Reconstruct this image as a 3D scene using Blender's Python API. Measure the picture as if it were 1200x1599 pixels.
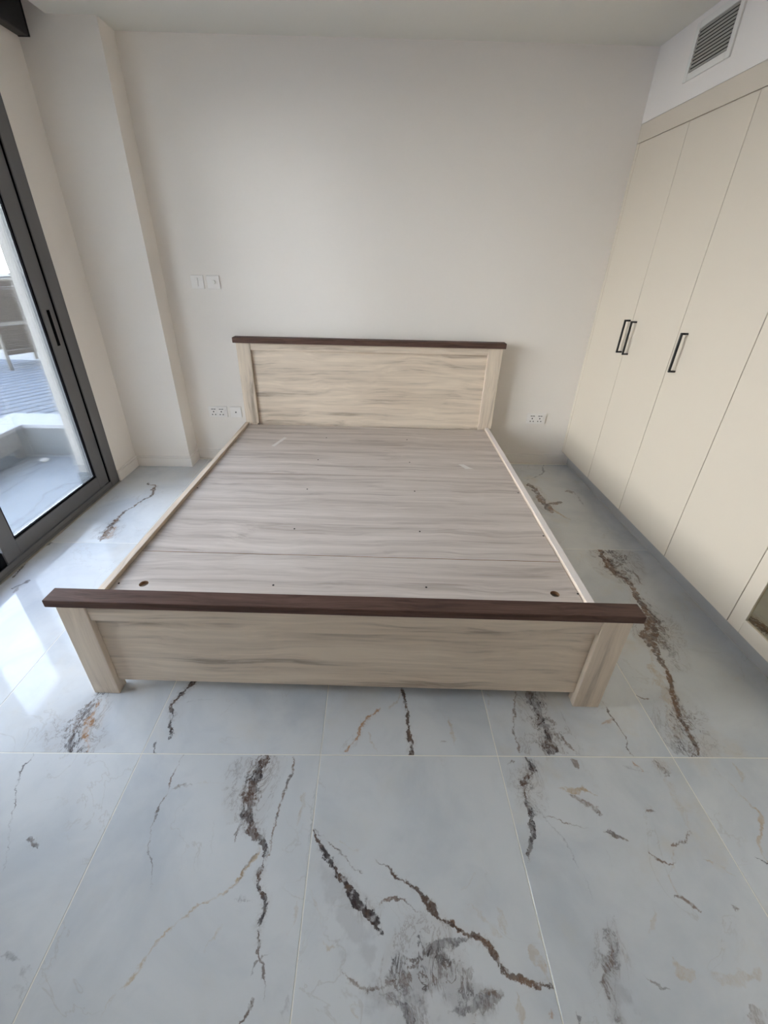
import bpy, bmesh, math, random
from mathutils import Vector, Matrix

for o in list(bpy.data.objects):
    bpy.data.objects.remove(o, do_unlink=True)
S = bpy.context.scene
COLL = S.collection

# ------------------------------------------------------------------ camera
CAM_POS = (0.0061, -0.8325, 1.4616)
PITCH, ROLL, YAW = -0.5026, -0.0221, -0.0147
F_PX, PP_X, PP_Y = 662.2756, 591.6296, 772.9733
cd = bpy.data.cameras.new('camera')
cam = bpy.data.objects.new('camera', cd)
COLL.objects.link(cam)
cd.sensor_fit = 'HORIZONTAL'
cd.sensor_width = 36.0
cd.lens = F_PX / 1200.0 * 36.0
cd.shift_x = (600.0 - PP_X) / 1200.0
cd.shift_y = -(799.5 - PP_Y) / 1200.0
cd.clip_start = 0.02


def cam_dir(x, y, z):
    c, s = math.cos(ROLL), math.sin(ROLL)
    x, z = c * x + s * z, -s * x + c * z
    c, s = math.cos(PITCH), math.sin(PITCH)
    y, z = c * y - s * z, s * y + c * z
    c, s = math.cos(YAW), math.sin(YAW)
    x, y = c * x - s * y, s * x + c * y
    return Vector((x, y, z))


_r, _u, _b = cam_dir(1, 0, 0), cam_dir(0, 0, 1), -cam_dir(0, 1, 0)
cam.matrix_world = Matrix(((_r.x, _u.x, _b.x, CAM_POS[0]), (_r.y, _u.y, _b.y, CAM_POS[1]),
                           (_r.z, _u.z, _b.z, CAM_POS[2]), (0, 0, 0, 1)))
S.camera = cam

# ------------------------------------------------------------------ sky and exposure
W = bpy.data.worlds.new('sky')
S.world = W
W.use_nodes = True
wt = W.node_tree
bg = wt.nodes['Background']
# hazy daylight: white at the horizon, dimmer and bluer towards the zenith
g = wt.nodes.new('ShaderNodeTexCoord')
sx = wt.nodes.new('ShaderNodeSeparateXYZ')
rp = wt.nodes.new('ShaderNodeValToRGB')
wt.links.new(g.outputs['Generated'], sx.inputs[0])
wt.links.new(sx.outputs['Z'], rp.inputs[0])
el = rp.color_ramp.elements
el[0].position, el[0].color = 0.0, (0.98, 0.98, 0.98, 1)
el[1].position, el[1].color = 1.0, (0.26, 0.37, 0.62, 1)
e_ = el.new(0.28)
e_.color = (0.84, 0.89, 0.96, 1)
e_ = el.new(0.62)
e_.color = (0.42, 0.53, 0.74, 1)
wt.links.new(rp.outputs[0], bg.inputs[0])
bg.inputs[1].default_value = 13.5
S.view_settings.view_transform = 'Standard'
S.view_settings.look = 'None'
S.view_settings.exposure = 0.33
S.view_settings.gamma = 1.0
S.view_settings.use_curve_mapping = False
S.cycles.max_bounces = 10
S.cycles.diffuse_bounces = 6
S.cycles.transparent_max_bounces = 10
S.cycles.use_denoising = True

# ------------------------------------------------------------------ measurements (metres)
YB = 2.425      # back wall
YP = 2.256      # face of the pier in the left corner
XP = -1.448     # right edge of the pier
XL = -1.874     # window wall
XC = 1.565      # wardrobe door faces
XK = 1.630      # recessed plinth
YF = 1.982      # window frame starts
H = 2.5395      # ceiling
YR = -2.6       # wall behind the viewer
TX = -0.7579    # a tile joint, tiles 0.6 x 1.2
R = random.Random(7)


# ------------------------------------------------------------------ helpers
def link(name, me, mat=None, parent=None, loc=(0, 0, 0)):
    o = bpy.data.objects.new(name, me)
    COLL.objects.link(o)
    if mat is not None and me is not None and not me.materials:
        me.materials.append(mat)
    if parent is not None:
        o.parent = parent
    o.location = loc
    return o


def box_mesh(name, sx, sy, sz, bev=0.0, seg=1):
    bm = bmesh.new()
    bmesh.ops.create_cube(bm, size=1.0)
    bmesh.ops.scale(bm, vec=(sx, sy, sz), verts=bm.verts)
    if bev > 0:
        bmesh.ops.bevel(bm, geom=bm.edges[:], offset=bev, segments=seg, affect='EDGES', profile=0.5)
    me = bpy.data.meshes.new(name)
    bm.to_mesh(me)
    bm.free()
    return me


def box(name, x, y, z, mat, parent=None, bev=0.0, seg=1):
    """x, y, z are (low, high) pairs in the parent's space."""
    me = box_mesh(name, x[1] - x[0], y[1] - y[0], z[1] - z[0], bev, seg)
    return link(name, me, mat, parent, ((x[0] + x[1]) / 2, (y[0] + y[1]) / 2, (z[0] + z[1]) / 2))


def boxes(name, lst, mat, parent=None, bev=0.0, loc=(0, 0, 0)):
    """several touching boxes as one mesh (one piece)"""
    bm = bmesh.new()
    for (x, y, z) in lst:
        r = bmesh.ops.create_cube(bm, size=1.0)
        vs = r['verts']
        bmesh.ops.scale(bm, vec=(x[1] - x[0], y[1] - y[0], z[1] - z[0]), verts=vs)
        bmesh.ops.translate(bm, vec=((x[0] + x[1]) / 2 - loc[0], (y[0] + y[1]) / 2 - loc[1], (z[0] + z[1]) / 2 - loc[2]), verts=vs)
        if bev > 0:
            es = list({e for v in vs for e in v.link_edges})
            bmesh.ops.bevel(bm, geom=es, offset=bev, segments=1, affect='EDGES', profile=0.5)
    me = bpy.data.meshes.new(name)
    bm.to_mesh(me)
    bm.free()
    return link(name, me, mat, parent, loc)


def prism(name, pts, z0, z1, mat, parent=None):
    """vertical prism over a convex polygon"""
    n = len(pts)
    vs = [(p[0], p[1], z0) for p in pts] + [(p[0], p[1], z1) for p in pts]
    fs = [tuple(range(n - 1, -1, -1)), tuple(range(n, 2 * n))]
    fs += [(i, (i + 1) % n, n + (i + 1) % n, n + i) for i in range(n)]
    me = bpy.data.meshes.new(name)
    me.from_pydata(vs, [], fs)
    me.update()
    return link(name, me, mat, parent)


def tube(name, pts, r, mat, parent=None, seg=8, square=False):
    """swept tube through pts"""
    bm = bmesh.new()
    rings = []
    n = len(pts)
    P = [Vector(p) for p in pts]
    for i, p in enumerate(P):
        d = (P[min(i + 1, n - 1)] - P[max(i - 1, 0)]).normalized()
        a = d.cross(Vector((0, 0, 1)))
        if a.length < 1e-3:
            a = d.cross(Vector((0, 1, 0)))
        a.normalize()
        b = d.cross(a)
        k = seg if not square else 4
        ph = math.pi / 4 if square else 0
        rings.append([bm.verts.new(p + a * r * math.cos(ph + t * 2 * math.pi / k) + b * r * math.sin(ph + t * 2 * math.pi / k)) for t in range(k)])
    for i in range(n - 1):
        k = len(rings[i])
        for t in range(k):
            bm.faces.new((rings[i][t], rings[i][(t + 1) % k], rings[i + 1][(t + 1) % k], rings[i + 1][t]))
    bm.faces.new(rings[0][::-1])
    bm.faces.new(rings[-1])
    bmesh.ops.recalc_face_normals(bm, faces=bm.faces)
    me = bpy.data.meshes.new(name)
    bm.to_mesh(me)
    bm.free()
    if not square:
        for pl in me.polygons:
            pl.use_smooth = True
    return link(name, me, mat, parent)


def disc(name, r, h, mat, parent, loc, axis='Z', seg=20, bev=0.0):
    bm = bmesh.new()
    bmesh.ops.create_cone(bm, cap_ends=True, segments=seg, radius1=r, radius2=r, depth=h)
    if axis == 'Y':
        bmesh.ops.rotate(bm, cent=(0, 0, 0), matrix=Matrix.Rotation(math.pi / 2, 3, 'X'), verts=bm.verts)
    if bev:
        bmesh.ops.bevel(bm, geom=bm.edges[:], offset=bev, segments=2, affect='EDGES', profile=0.5)
    me = bpy.data.meshes.new(name)
    bm.to_mesh(me)
    bm.free()
    return link(name, me, mat, parent, loc)


def empty(name, loc, rz=0.0):
    o = bpy.data.objects.new(name, None)
    COLL.objects.link(o)
    o.location = loc
    o.rotation_euler = (0, 0, rz)
    o.empty_display_size = 0.1
    return o


def tag(o, label, cat, group=None):
    o['label'] = label
    o['category'] = cat
    if group:
        o['group'] = group
    return o


def struct(o, label=None):
    o['kind'] = 'structure'
    if label:
        o['label'] = label
    return o


# ------------------------------------------------------------------ materials
def new_mat(name):
    m = bpy.data.materials.new(name)
    m.use_nodes = True
    nt = m.node_tree
    return m, nt, nt.nodes['Principled BSDF']


def N(nt, typ, **kw):
    n = nt.nodes.new(typ)
    for k, v in kw.items():
        setattr(n, k, v)
    return n


def math_n(nt, op, a, b=None, clamp=False):
    n = nt.nodes.new('ShaderNodeMath')
    n.operation = op
    n.use_clamp = clamp
    for i, v in enumerate((a, b)):
        if v is None:
            continue
        if isinstance(v, (int, float)):
            n.inputs[i].default_value = v
        else:
            nt.links.new(v, n.inputs[i])
    return n.outputs[0]


def vmath(nt, op, a, b):
    n = nt.nodes.new('ShaderNodeVectorMath')
    n.operation = op
    for i, v in enumerate((a, b)):
        if isinstance(v, (tuple, list)):
            n.inputs[i].default_value = v
        else:
            nt.links.new(v, n.inputs[i])
    return n.outputs['Value'] if op in ('DOT_PRODUCT', 'LENGTH', 'DISTANCE') else n.outputs['Vector']


def noise(nt, vec, scale, detail=3.0, rough=0.55, dist=0.0):
    n = nt.nodes.new('ShaderNodeTexNoise')
    n.inputs['Scale'].default_value = scale
    n.inputs['Detail'].default_value = detail
    n.inputs['Roughness'].default_value = rough
    n.inputs['Distortion'].default_value = dist
    nt.links.new(vec, n.inputs['Vector'])
    return n


def maprange(nt, v, a, b, c=0.0, d=1.0, smooth=True):
    n = nt.nodes.new('ShaderNodeMapRange')
    n.interpolation_type = 'SMOOTHSTEP' if smooth else 'LINEAR'
    nt.links.new(v, n.inputs[0])
    for i, q in enumerate((a, b, c, d)):
        n.inputs[i + 1].default_value = q
    return n.outputs[0]


def mixc(nt, fac, a, b):
    n = nt.nodes.new('ShaderNodeMix')
    n.data_type = 'RGBA'
    for k, v in ((0, fac), (6, a), (7, b)):
        if isinstance(v, (int, float)):
            n.inputs[k].default_value = v
        elif isinstance(v, (tuple, list)):
            n.inputs[k].default_value = (*v[:3], 1)
        else:
            nt.links.new(v, n.inputs[k])
    return n.outputs[2]


def plain(name, col, rough=0.5, metal=0.0, var=0.04, scale=30.0, bump=0.0, spec=0.5):
    m, nt, p = new_mat(name)
    tc = N(nt, 'ShaderNodeTexCoord')
    nz = noise(nt, tc.outputs['Object'], scale, 4)
    c = mixc(nt, nz.outputs['Fac'], tuple(v * (1 - var) for v in col), tuple(min(1, v * (1 + var)) for v in col))
    nt.links.new(c, p.inputs['Base Color'])
    p.inputs['Roughness'].default_value = rough
    p.inputs['Metallic'].default_value = metal
    p.inputs['Specular IOR Level'].default_value = spec
    if bump:
        b = N(nt, 'ShaderNodeBump')
        b.inputs['Strength'].default_value = bump
        b.inputs['Distance'].default_value = 0.002
        nt.links.new(nz.outputs['Fac'], b.inputs['Height'])
        nt.links.new(b.outputs[0], p.inputs['Normal'])
    return m


def wood(name, axis, light, mid, dark, rough=0.45, across=16.0, along=0.9, contrast=1.0, spec=0.4):
    """laminate wood print: streaks running along one axis of the object"""
    m, nt, p = new_mat(name)
    tc = N(nt, 'ShaderNodeTexCoord')
    oi = N(nt, 'ShaderNodeObjectInfo')
    off = N(nt, 'ShaderNodeCombineXYZ')
    r = math_n(nt, 'MULTIPLY', oi.outputs['Random'], 37.0)
    for i in range(3):
        nt.links.new(r, off.inputs[i])
    base = vmath(nt, 'ADD', tc.outputs['Object'], off.outputs[0])
    # slow waviness of the fibres
    wav = noise(nt, vmath(nt, 'MULTIPLY', base, tuple(1.6 if i == axis else 3.0 for i in range(3))), 1.0, 2)
    wv = math_n(nt, 'MULTIPLY', math_n(nt, 'SUBTRACT', wav.outputs['Fac'], 0.5), 0.10)
    cmb = N(nt, 'ShaderNodeCombineXYZ')
    for i in range(3):
        if i != axis:
            nt.links.new(wv, cmb.inputs[i])
    q = vmath(nt, 'ADD', base, cmb.outputs[0])
    s1 = noise(nt, vmath(nt, 'MULTIPLY', q, tuple(along if i == axis else across for i in range(3))), 1.0, 5, 0.6, 0.4)
    s2 = noise(nt, vmath(nt, 'MULTIPLY', q, tuple(along * 3.5 if i == axis else across * 7 for i in range(3))), 1.0, 4, 0.6)
    s3 = noise(nt, vmath(nt, 'MULTIPLY', q, tuple(along * 1.4 if i == axis else across * 2.2 for i in range(3))), 1.0, 3, 0.5, 0.6)
    f = math_n(nt, 'ADD', math_n(nt, 'MULTIPLY', s1.outputs['Fac'], 0.52), math_n(nt, 'ADD', math_n(nt, 'MULTIPLY', s2.outputs['Fac'], 0.22), math_n(nt, 'MULTIPLY', s3.outputs['Fac'], 0.26)))
    f = maprange(nt, f, 0.5 - 0.17 / contrast, 0.5 + 0.17 / contrast, smooth=False)
    cr = N(nt, 'ShaderNodeValToRGB')
    nt.links.new(f, cr.inputs[0])
    e = cr.color_ramp.elements
    e[0].position, e[0].color = 0.08, (*dark, 1)
    e[1].position, e[1].color = 0.85, (*light, 1)
    k = e.new(0.42)
    k.color = (*mid, 1)
    nt.links.new(cr.outputs[0], p.inputs['Base Color'])
    p.inputs['Roughness'].default_value = rough
    p.inputs['Specular IOR Level'].default_value = spec
    b = N(nt, 'ShaderNodeBump')
    b.inputs['Strength'].default_value = 0.12
    b.inputs['Distance'].default_value = 0.001
    nt.links.new(s2.outputs['Fac'], b.inputs['Height'])
    nt.links.new(b.outputs[0], p.inputs['Normal'])
    return m


M_WALL = plain('white_wall_paint', (0.85, 0.795, 0.735), 0.62, var=0.008, scale=60, bump=0.05, spec=0.3)
M_CEIL = plain('ceiling_paint', (0.75, 0.73, 0.665), 0.7, var=0.008, scale=60, spec=0.25)
M_BASE = plain('skirting_paint', (0.85, 0.80, 0.75), 0.4, var=0.01)
M_CREAM = plain('cream_lacquer', (0.65, 0.57, 0.465), 0.38, var=0.006, scale=8)
M_KICK = plain('plinth_grey', (0.44, 0.43, 0.41), 0.4, var=0.01)
M_ALU = plain('dark_grey_aluminium', (0.135, 0.133, 0.133), 0.45, var=0.03, scale=80)
M_BLACK = plain('black_metal', (0.012, 0.011, 0.011), 0.4, var=0.05)
M_RUBBER = plain('black_rubber', (0.006, 0.006, 0.007), 0.8, spec=0.05)
M_PLATE = plain('white_plastic', (0.86, 0.82, 0.78), 0.3, var=0.005)
M_HOLE = plain('dark_hole', (0.02, 0.016, 0.014), 0.8)
M_GROUT = plain('cream_grout', (0.82, 0.79, 0.71), 0.8, var=0.06, scale=40)
M_TRACK = plain('champagne_track', (0.42, 0.39, 0.32), 0.35, metal=0.3)
M_VENT = plain('vent_white', (0.78, 0.75, 0.69), 0.45, var=0.01)
M_SLAT = plain('vent_slat_grey', (0.48, 0.46, 0.40), 0.5, var=0.02)
M_DUCT = plain('duct_dark', (0.03, 0.027, 0.022), 0.9)
M_EXT = plain('exterior_cream_render', (0.50, 0.475, 0.445), 0.8, var=0.03, scale=25, bump=0.1)
M_STONE = plain('grey_patio_tile', (0.355, 0.37, 0.39), 0.45, var=0.10, scale=5)
M_STONEW = plain('grey_wall_tile', (0.25, 0.265, 0.275), 0.5, var=0.14, scale=4)
M_COPING = plain('white_coping', (0.50, 0.51, 0.54), 0.5, var=0.02)
M_DECK = plain('pale_grey_decking', (0.205, 0.23, 0.265), 0.6, var=0.08, scale=12)
M_GAP = plain('decking_gap', (0.10, 0.11, 0.13), 0.9)
M_WHITEWALL = plain('white_garden_wall', (0.6, 0.6, 0.6), 0.7, var=0.02)
M_GROUND = plain('pale_gravel_ground', (0.25, 0.25, 0.24), 0.9, var=0.1, scale=4)
M_WICKER = plain('brown_wicker', (0.10, 0.078, 0.06), 0.6, var=0.35, scale=14)
M_WICKERL = plain('pale_wicker_rail', (0.30, 0.27, 0.22), 0.6, var=0.1, scale=30)
M_SCRAP = plain('white_scrap', (0.78, 0.74, 0.68), 0.7, var=0.1)
M_TAPE = plain('pale_tape_residue', (0.66, 0.62, 0.58), 0.35, var=0.05, scale=60)
M_RAWEDGE = plain('pale_raw_edge', (0.80, 0.72, 0.68), 0.5, var=0.03, scale=60)
M_CHIP = plain('raw_chipboard', (0.30, 0.17, 0.09), 0.8, var=0.2, scale=200)
L_, M_, D_ = (0.76, 0.64, 0.51), (0.64, 0.53, 0.42), (0.38, 0.305, 0.235)
M_WOODX = wood('ash_laminate_lengthwise', 0, L_, M_, D_, contrast=1.25)
M_WOODZ = wood('ash_laminate_upright', 2, L_, M_, D_, across=20)
M_WOODY = wood('ash_laminate_rail', 1, L_, M_, D_, across=20)
M_PLAT = wood('ash_laminate_platform', 0, (0.62, 0.545, 0.49), (0.51, 0.44, 0.39), (0.36, 0.30, 0.26), rough=0.36, across=17, along=0.7, contrast=1.15)
M_DARKW = wood('dark_walnut_laminate', 0, (0.140, 0.080, 0.062), (0.092, 0.052, 0.040), (0.050, 0.029, 0.023), rough=0.55, across=45, along=3.0, spec=0.15)


def glass_mat(name, tint=(0.96, 0.98, 0.98)):
    m = bpy.data.materials.new(name)
    m.use_nodes = True
    nt = m.node_tree
    nt.nodes.remove(nt.nodes['Principled BSDF'])
    out = nt.nodes['Material Output']
    tr = N(nt, 'ShaderNodeBsdfTransparent')
    tr.inputs[0].default_value = (*tint, 1)
    gl = N(nt, 'ShaderNodeBsdfGlossy')
    gl.inputs['Roughness'].default_value = 0.01
    fr = N(nt, 'ShaderNodeFresnel')
    fr.inputs[0].default_value = 1.45
    mx = N(nt, 'ShaderNodeMixShader')
    nt.links.new(math_n(nt, 'MULTIPLY', fr.outputs[0], 0.8), mx.inputs[0])
    nt.links.new(tr.outputs[0], mx.inputs[1])
    nt.links.new(gl.outputs[0], mx.inputs[2])
    nt.links.new(mx.outputs[0], out.inputs[0])
    return m


M_GLASS = glass_mat('clear_glass')
m, nt, p = new_mat('bronze_mirror')
p.inputs['Base Color'].default_value = (0.72, 0.68, 0.55, 1)
p.inputs['Metallic'].default_value = 1.0
p.inputs['Roughness'].default_value = 0.015
M_MIRROR = m
VEINS = {
 (-2, 0): [
  (0,-0.183,0.629,-0.009,-1.0,0.345,[(0.0,0.0,0.0055),(0.296,-0.033,0.0088),(0.569,-0.043,0.0102),(0.79,-0.014,0.0099),(1.0,-0.0,0.0064)],0.9,0.2),
  (0,-0.092,0.271,-0.416,-0.91,0.086,[(0.0,0.0,0.0064),(0.534,0.007,0.011),(1.0,0.0,0.0093)],0.75,0.4),
  (1,-0.128,0.193,0.821,-0.572,0.04,[(0.0,0.0,0.0062),(0.561,0.022,0.0124),(1.0,0.0,0.0062)],0.5,0.4),
 ],
 (-2, 1): [
  (1,0.004,0.149,0.097,-0.995,0.717,[(0.0,0.0,0.0069),(0.063,0.065,0.0114),(0.161,0.08,0.0112),(0.28,0.084,0.0109),(0.328,0.063,0.0065),(0.46,0.032,0.0063),(0.572,-0.001,0.0082),(0.724,-0.011,0.0118),(0.846,-0.012,0.0153),(1.0,0.0,0.0111)],0.85,0.15),
  (5,0.043,-0.353,0.143,-0.99,0.213,[(0.0,0.0,0.0198),(0.481,-0.007,0.0383),(1.0,0.0,0.0332)],0.7,0.9),
  (4,0.082,-0.426,0.151,-0.989,0.139,[(0.0,0.0,0.0058),(0.508,-0.004,0.017),(1.0,-0.0,0.0111)],0.5,0.5),
 ],
 (-1, -1): [
  (0,-0.055,0.603,0.399,-0.917,0.33,[(0.0,0.0,0.0021),(0.119,-0.023,0.0041),(0.331,-0.026,0.003),(0.602,-0.017,0.0019),(1.0,0.0,0.0017)],0.8,0.0),
  (0,0.094,0.371,0.777,-0.629,0.048,[(0.0,0.0,0.0036),(0.462,-0.002,0.0081),(1.0,0.0,0.0036)],0.7,0.0),
  (3,0.191,0.133,0.963,-0.268,0.055,[(0.0,0.0,0.0023),(0.484,0.001,0.006),(1.0,0.0,0.003)],0.7,0.4),
  (3,0.245,0.119,0.762,-0.648,0.07,[(0.0,0.0,0.003),(0.448,0.002,0.0074),(1.0,0.0,0.0029)],0.4,0.6),
  (3,0.248,0.059,0.964,-0.266,0.07,[(0.0,0.0,0.0028),(0.183,0.023,0.0072),(1.0,0.0,0.0028)],0.3,0.6),
 ],
 (-1, 0): [
  (5,0.037,-0.374,0.22,-0.975,0.232,[(0.0,0.0,0.0169),(0.226,-0.023,0.0304),(0.404,-0.034,0.0365),(0.58,-0.039,0.0379),(0.717,-0.034,0.0372),(1.0,0.0,0.0381)],0.95,1.0),
  (0,0.03,-0.374,0.145,-0.989,0.22,[(0.0,0.0,0.0036),(0.245,-0.018,0.007),(0.459,-0.027,0.008),(0.711,-0.024,0.0077),(1.0,0.0,0.0064)],0.6,0.6),
  (4,0.047,-0.401,0.361,-0.932,0.204,[(0.0,0.0,0.0048),(0.247,-0.013,0.0092),(0.52,-0.024,0.0134),(0.732,-0.02,0.0087),(1.0,-0.0,0.0043)],0.7,0.5),
  (2,0.071,-0.401,0.228,-0.974,0.18,[(0.0,0.0,0.0048),(0.383,0.003,0.0115),(0.683,0.002,0.0111),(1.0,0.0,0.0043)],0.4,0.6),
 ],
 (0, -1): [
  (1,-0.162,0.594,0.164,-0.986,0.345,[(0.0,0.0,0.0021),(0.2,-0.014,0.0031),(0.344,-0.021,0.0039),(0.552,-0.039,0.0028),(0.679,-0.035,0.0027),(1.0,0.0,0.0017)],0.75,0.0),
  (1,-0.162,0.481,0.948,0.319,0.071,[(0.0,0.0,0.002),(0.461,0.011,0.005),(1.0,0.0,0.003)],0.6,0.4),
  (2,-0.096,0.503,0.998,0.064,0.129,[(0.0,0.0,0.001),(0.373,0.005,0.003),(0.694,-0.001,0.002),(1.0,0.0,0.002)],0.4,0.0),
  (0,0.12,0.594,0.221,-0.975,0.545,[(0.0,0.0,0.0171),(0.081,-0.028,0.0187),(0.199,-0.045,0.0139),(0.3,-0.054,0.0115),(0.378,-0.038,0.0149),(0.446,-0.014,0.0091),(0.518,-0.01,0.008),(0.593,-0.02,0.0069),(0.698,-0.003,0.0083),(0.773,-0.016,0.0064),(0.856,-0.02,0.0046),(0.921,-0.007,0.0037),(1.0,0.0,0.0022)],0.95,0.25),
  (5,0.101,0.594,0.014,-1.0,0.201,[(0.0,0.0,0.0321),(0.292,-0.012,0.035),(0.663,-0.009,0.0294),(1.0,0.0,0.0206)],0.75,1.0),
  (0,0.067,0.545,0.079,-0.997,0.195,[(0.0,0.0,0.0041),(0.345,0.008,0.0069),(0.659,0.01,0.0086),(0.786,0.01,0.0056),(1.0,0.0,0.0027)],0.8,0.4),
  (1,0.209,0.59,-0.117,-0.993,0.283,[(0.0,0.0,0.0043),(0.224,0.012,0.0051),(0.429,-0.001,0.0049),(0.672,0.002,0.0038),(0.867,0.005,0.0036),(1.0,0.0,0.0027)],0.8,0.1),
  (3,0.027,0.583,0.111,-0.994,0.114,[(0.0,0.0,0.0064),(0.511,0.002,0.0102),(1.0,0.0,0.0059)],0.4,0.8),
  (2,0.153,0.331,-0.656,-0.754,0.407,[(0.0,0.0,0.0054),(0.181,0.012,0.006),(0.294,0.009,0.0042),(0.449,-0.021,0.0033),(0.599,-0.032,0.0039),(0.724,-0.023,0.003),(0.822,-0.014,0.0051),(0.926,-0.011,0.0028),(1.0,-0.0,0.0021)],0.85,0.0),
  (1,0.149,0.331,-0.519,-0.855,0.11,[(0.0,0.0,0.0027),(0.317,-0.001,0.0044),(0.689,0.006,0.0026),(1.0,0.0,0.0017)],0.6,0.4),
  (0,0.211,0.057,-0.452,-0.892,0.041,[(0.0,0.0,0.0022),(0.576,0.001,0.0042),(1.0,0.0,0.0035)],0.9,0.1),
  (0,0.231,0.13,-0.709,-0.705,0.053,[(0.0,0.0,0.0015),(0.455,-0.006,0.003),(0.771,-0.004,0.003),(1.0,-0.0,0.0015)],0.7,0.0),
  (2,0.102,0.186,-0.544,-0.839,0.061,[(0.0,0.0,0.0016),(0.268,0.001,0.004),(0.639,-0.007,0.0023),(1.0,0.0,0.0015)],0.5,0.0),
  (3,0.292,0.507,0.007,-1.0,0.205,[(0.0,0.0,0.002),(0.555,0.004,0.0028),(1.0,0.0,0.0018)],0.55,0.0),
  (2,0.264,0.479,-0.156,-0.988,0.087,[(0.0,0.0,0.004),(0.605,0.005,0.0096),(1.0,0.0,0.0047)],0.35,0.5),
  (2,0.286,0.22,-0.359,-0.933,0.059,[(0.0,0.0,0.0033),(0.506,0.001,0.0057),(1.0,0.0,0.0032)],0.35,0.4),
  (3,0.116,0.229,0.997,-0.08,0.046,[(0.0,0.0,0.0041),(0.458,0.003,0.0075),(1.0,0.0,0.0041)],0.5,0.8),
  (3,0.287,0.031,0.248,0.969,0.034,[(0.0,0.0,0.0042),(0.408,0.002,0.01),(1.0,0.0,0.0043)],0.3,0.5),
  (2,-0.283,0.078,0.915,0.403,0.037,[(0.0,0.0,0.0022),(0.591,0.001,0.0058),(1.0,0.0,0.0029)],0.3,0.6),
 ],
 (0, 0): [
  (0,-0.226,-0.314,-0.02,-1.0,0.236,[(0.0,0.0,0.0125),(0.171,-0.011,0.011),(0.313,-0.024,0.0096),(0.405,-0.037,0.0107),(0.517,-0.044,0.0094),(0.643,-0.026,0.0115),(0.756,-0.021,0.0068),(0.923,-0.001,0.0089),(1.0,0.0,0.0033)],0.95,0.2),
  (0,-0.271,-0.559,0.325,-0.946,0.041,[(0.0,0.0,0.0022),(0.415,-0.004,0.0054),(1.0,-0.0,0.0032)],0.7,0.0),
  (3,-0.222,-0.414,0.983,0.184,0.091,[(0.0,0.0,0.0024),(0.436,0.006,0.0036),(1.0,0.0,0.0024)],0.45,0.0),
 ],
 (1, -1): [
  (0,-0.299,0.381,0.69,-0.724,0.295,[(0.0,0.0,0.0047),(0.166,-0.009,0.0082),(0.36,-0.008,0.0062),(0.594,-0.005,0.0102),(0.767,-0.005,0.0124),(0.907,0.002,0.0113),(1.0,0.0,0.0048)],1.0,0.08),
  (1,-0.292,0.382,0.819,-0.574,0.177,[(0.0,0.0,0.0028),(0.271,0.001,0.0028),(0.583,0.0,0.0036),(1.0,0.0,0.0026)],0.75,0.0),
  (2,-0.219,0.359,0.943,-0.333,0.063,[(0.0,0.0,0.0028),(0.586,-0.003,0.0036),(1.0,0.0,0.0027)],0.5,0.0),
  (1,-0.112,0.313,0.872,-0.49,0.466,[(0.0,0.0,0.0018),(0.072,-0.002,0.0026),(0.18,-0.009,0.0052),(0.295,-0.014,0.0067),(0.442,-0.019,0.0074),(0.591,-0.019,0.0088),(0.732,-0.019,0.007),(0.827,-0.036,0.0045),(0.921,-0.021,0.006),(1.0,0.0,0.0045)],0.95,0.12),
  (0,-0.091,0.3,0.841,-0.54,0.307,[(0.0,0.0,0.0018),(0.196,-0.005,0.0034),(0.37,-0.008,0.005),(0.592,-0.008,0.0065),(0.818,-0.004,0.004),(1.0,0.0,0.0016)],0.75,0.35),
  (1,-0.105,0.213,0.997,-0.075,0.096,[(0.0,0.0,0.0017),(0.166,0.013,0.005),(0.477,0.019,0.0042),(1.0,0.0,0.0041)],0.85,0.1),
  (0,0.012,0.133,0.979,0.202,0.116,[(0.0,0.0,0.0047),(0.227,0.01,0.0079),(0.51,0.009,0.0071),(1.0,0.0,0.0032)],0.7,0.3),
  (0,0.012,0.133,0.958,-0.286,0.107,[(0.0,0.0,0.0031),(0.321,-0.001,0.0077),(0.634,0.0,0.0122),(0.861,-0.001,0.0106),(1.0,0.0,0.0091)],0.45,0.6),
  (1,-0.193,0.097,0.993,-0.119,0.126,[(0.0,0.0,0.0022),(0.203,-0.008,0.0052),(0.469,-0.012,0.0052),(0.817,-0.007,0.0066),(1.0,0.0,0.0037)],0.75,0.3),
  (5,-0.109,0.073,1.0,-0.022,0.22,[(0.0,0.0,0.0147),(0.202,0.016,0.0328),(0.479,0.038,0.038),(0.753,0.034,0.0333),(1.0,0.0,0.0221)],0.85,1.0),
  (3,-0.153,0.073,0.999,-0.047,0.306,[(0.0,0.0,0.022),(0.24,0.003,0.0441),(0.483,0.027,0.0525),(0.72,0.01,0.0443),(1.0,0.0,0.0292)],0.38,0.15),
  (0,-0.088,0.07,0.721,-0.693,0.072,[(0.0,0.0,0.0044),(0.426,0.001,0.0086),(0.767,0.003,0.0113),(1.0,0.0,0.0084)],0.65,0.45),
  (3,-0.08,0.059,0.872,-0.489,0.079,[(0.0,0.0,0.0145),(0.582,0.004,0.0285),(1.0,0.0,0.028)],0.5,0.5),
  (0,0.048,0.04,0.988,0.152,0.136,[(0.0,0.0,0.0029),(0.302,-0.002,0.0072),(0.557,0.003,0.0116),(0.798,0.0,0.0117),(1.0,-0.0,0.0059)],0.6,0.45),
  (1,0.13,0.073,0.948,-0.318,0.052,[(0.0,0.0,0.0022),(0.498,0.003,0.0052),(1.0,-0.0,0.0044)],0.6,0.4),
  (3,-0.268,0.303,0.616,-0.788,0.233,[(0.0,0.0,0.0177),(0.381,0.004,0.042),(0.726,0.008,0.048),(1.0,0.0,0.0229)],0.22,0.0),
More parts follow.
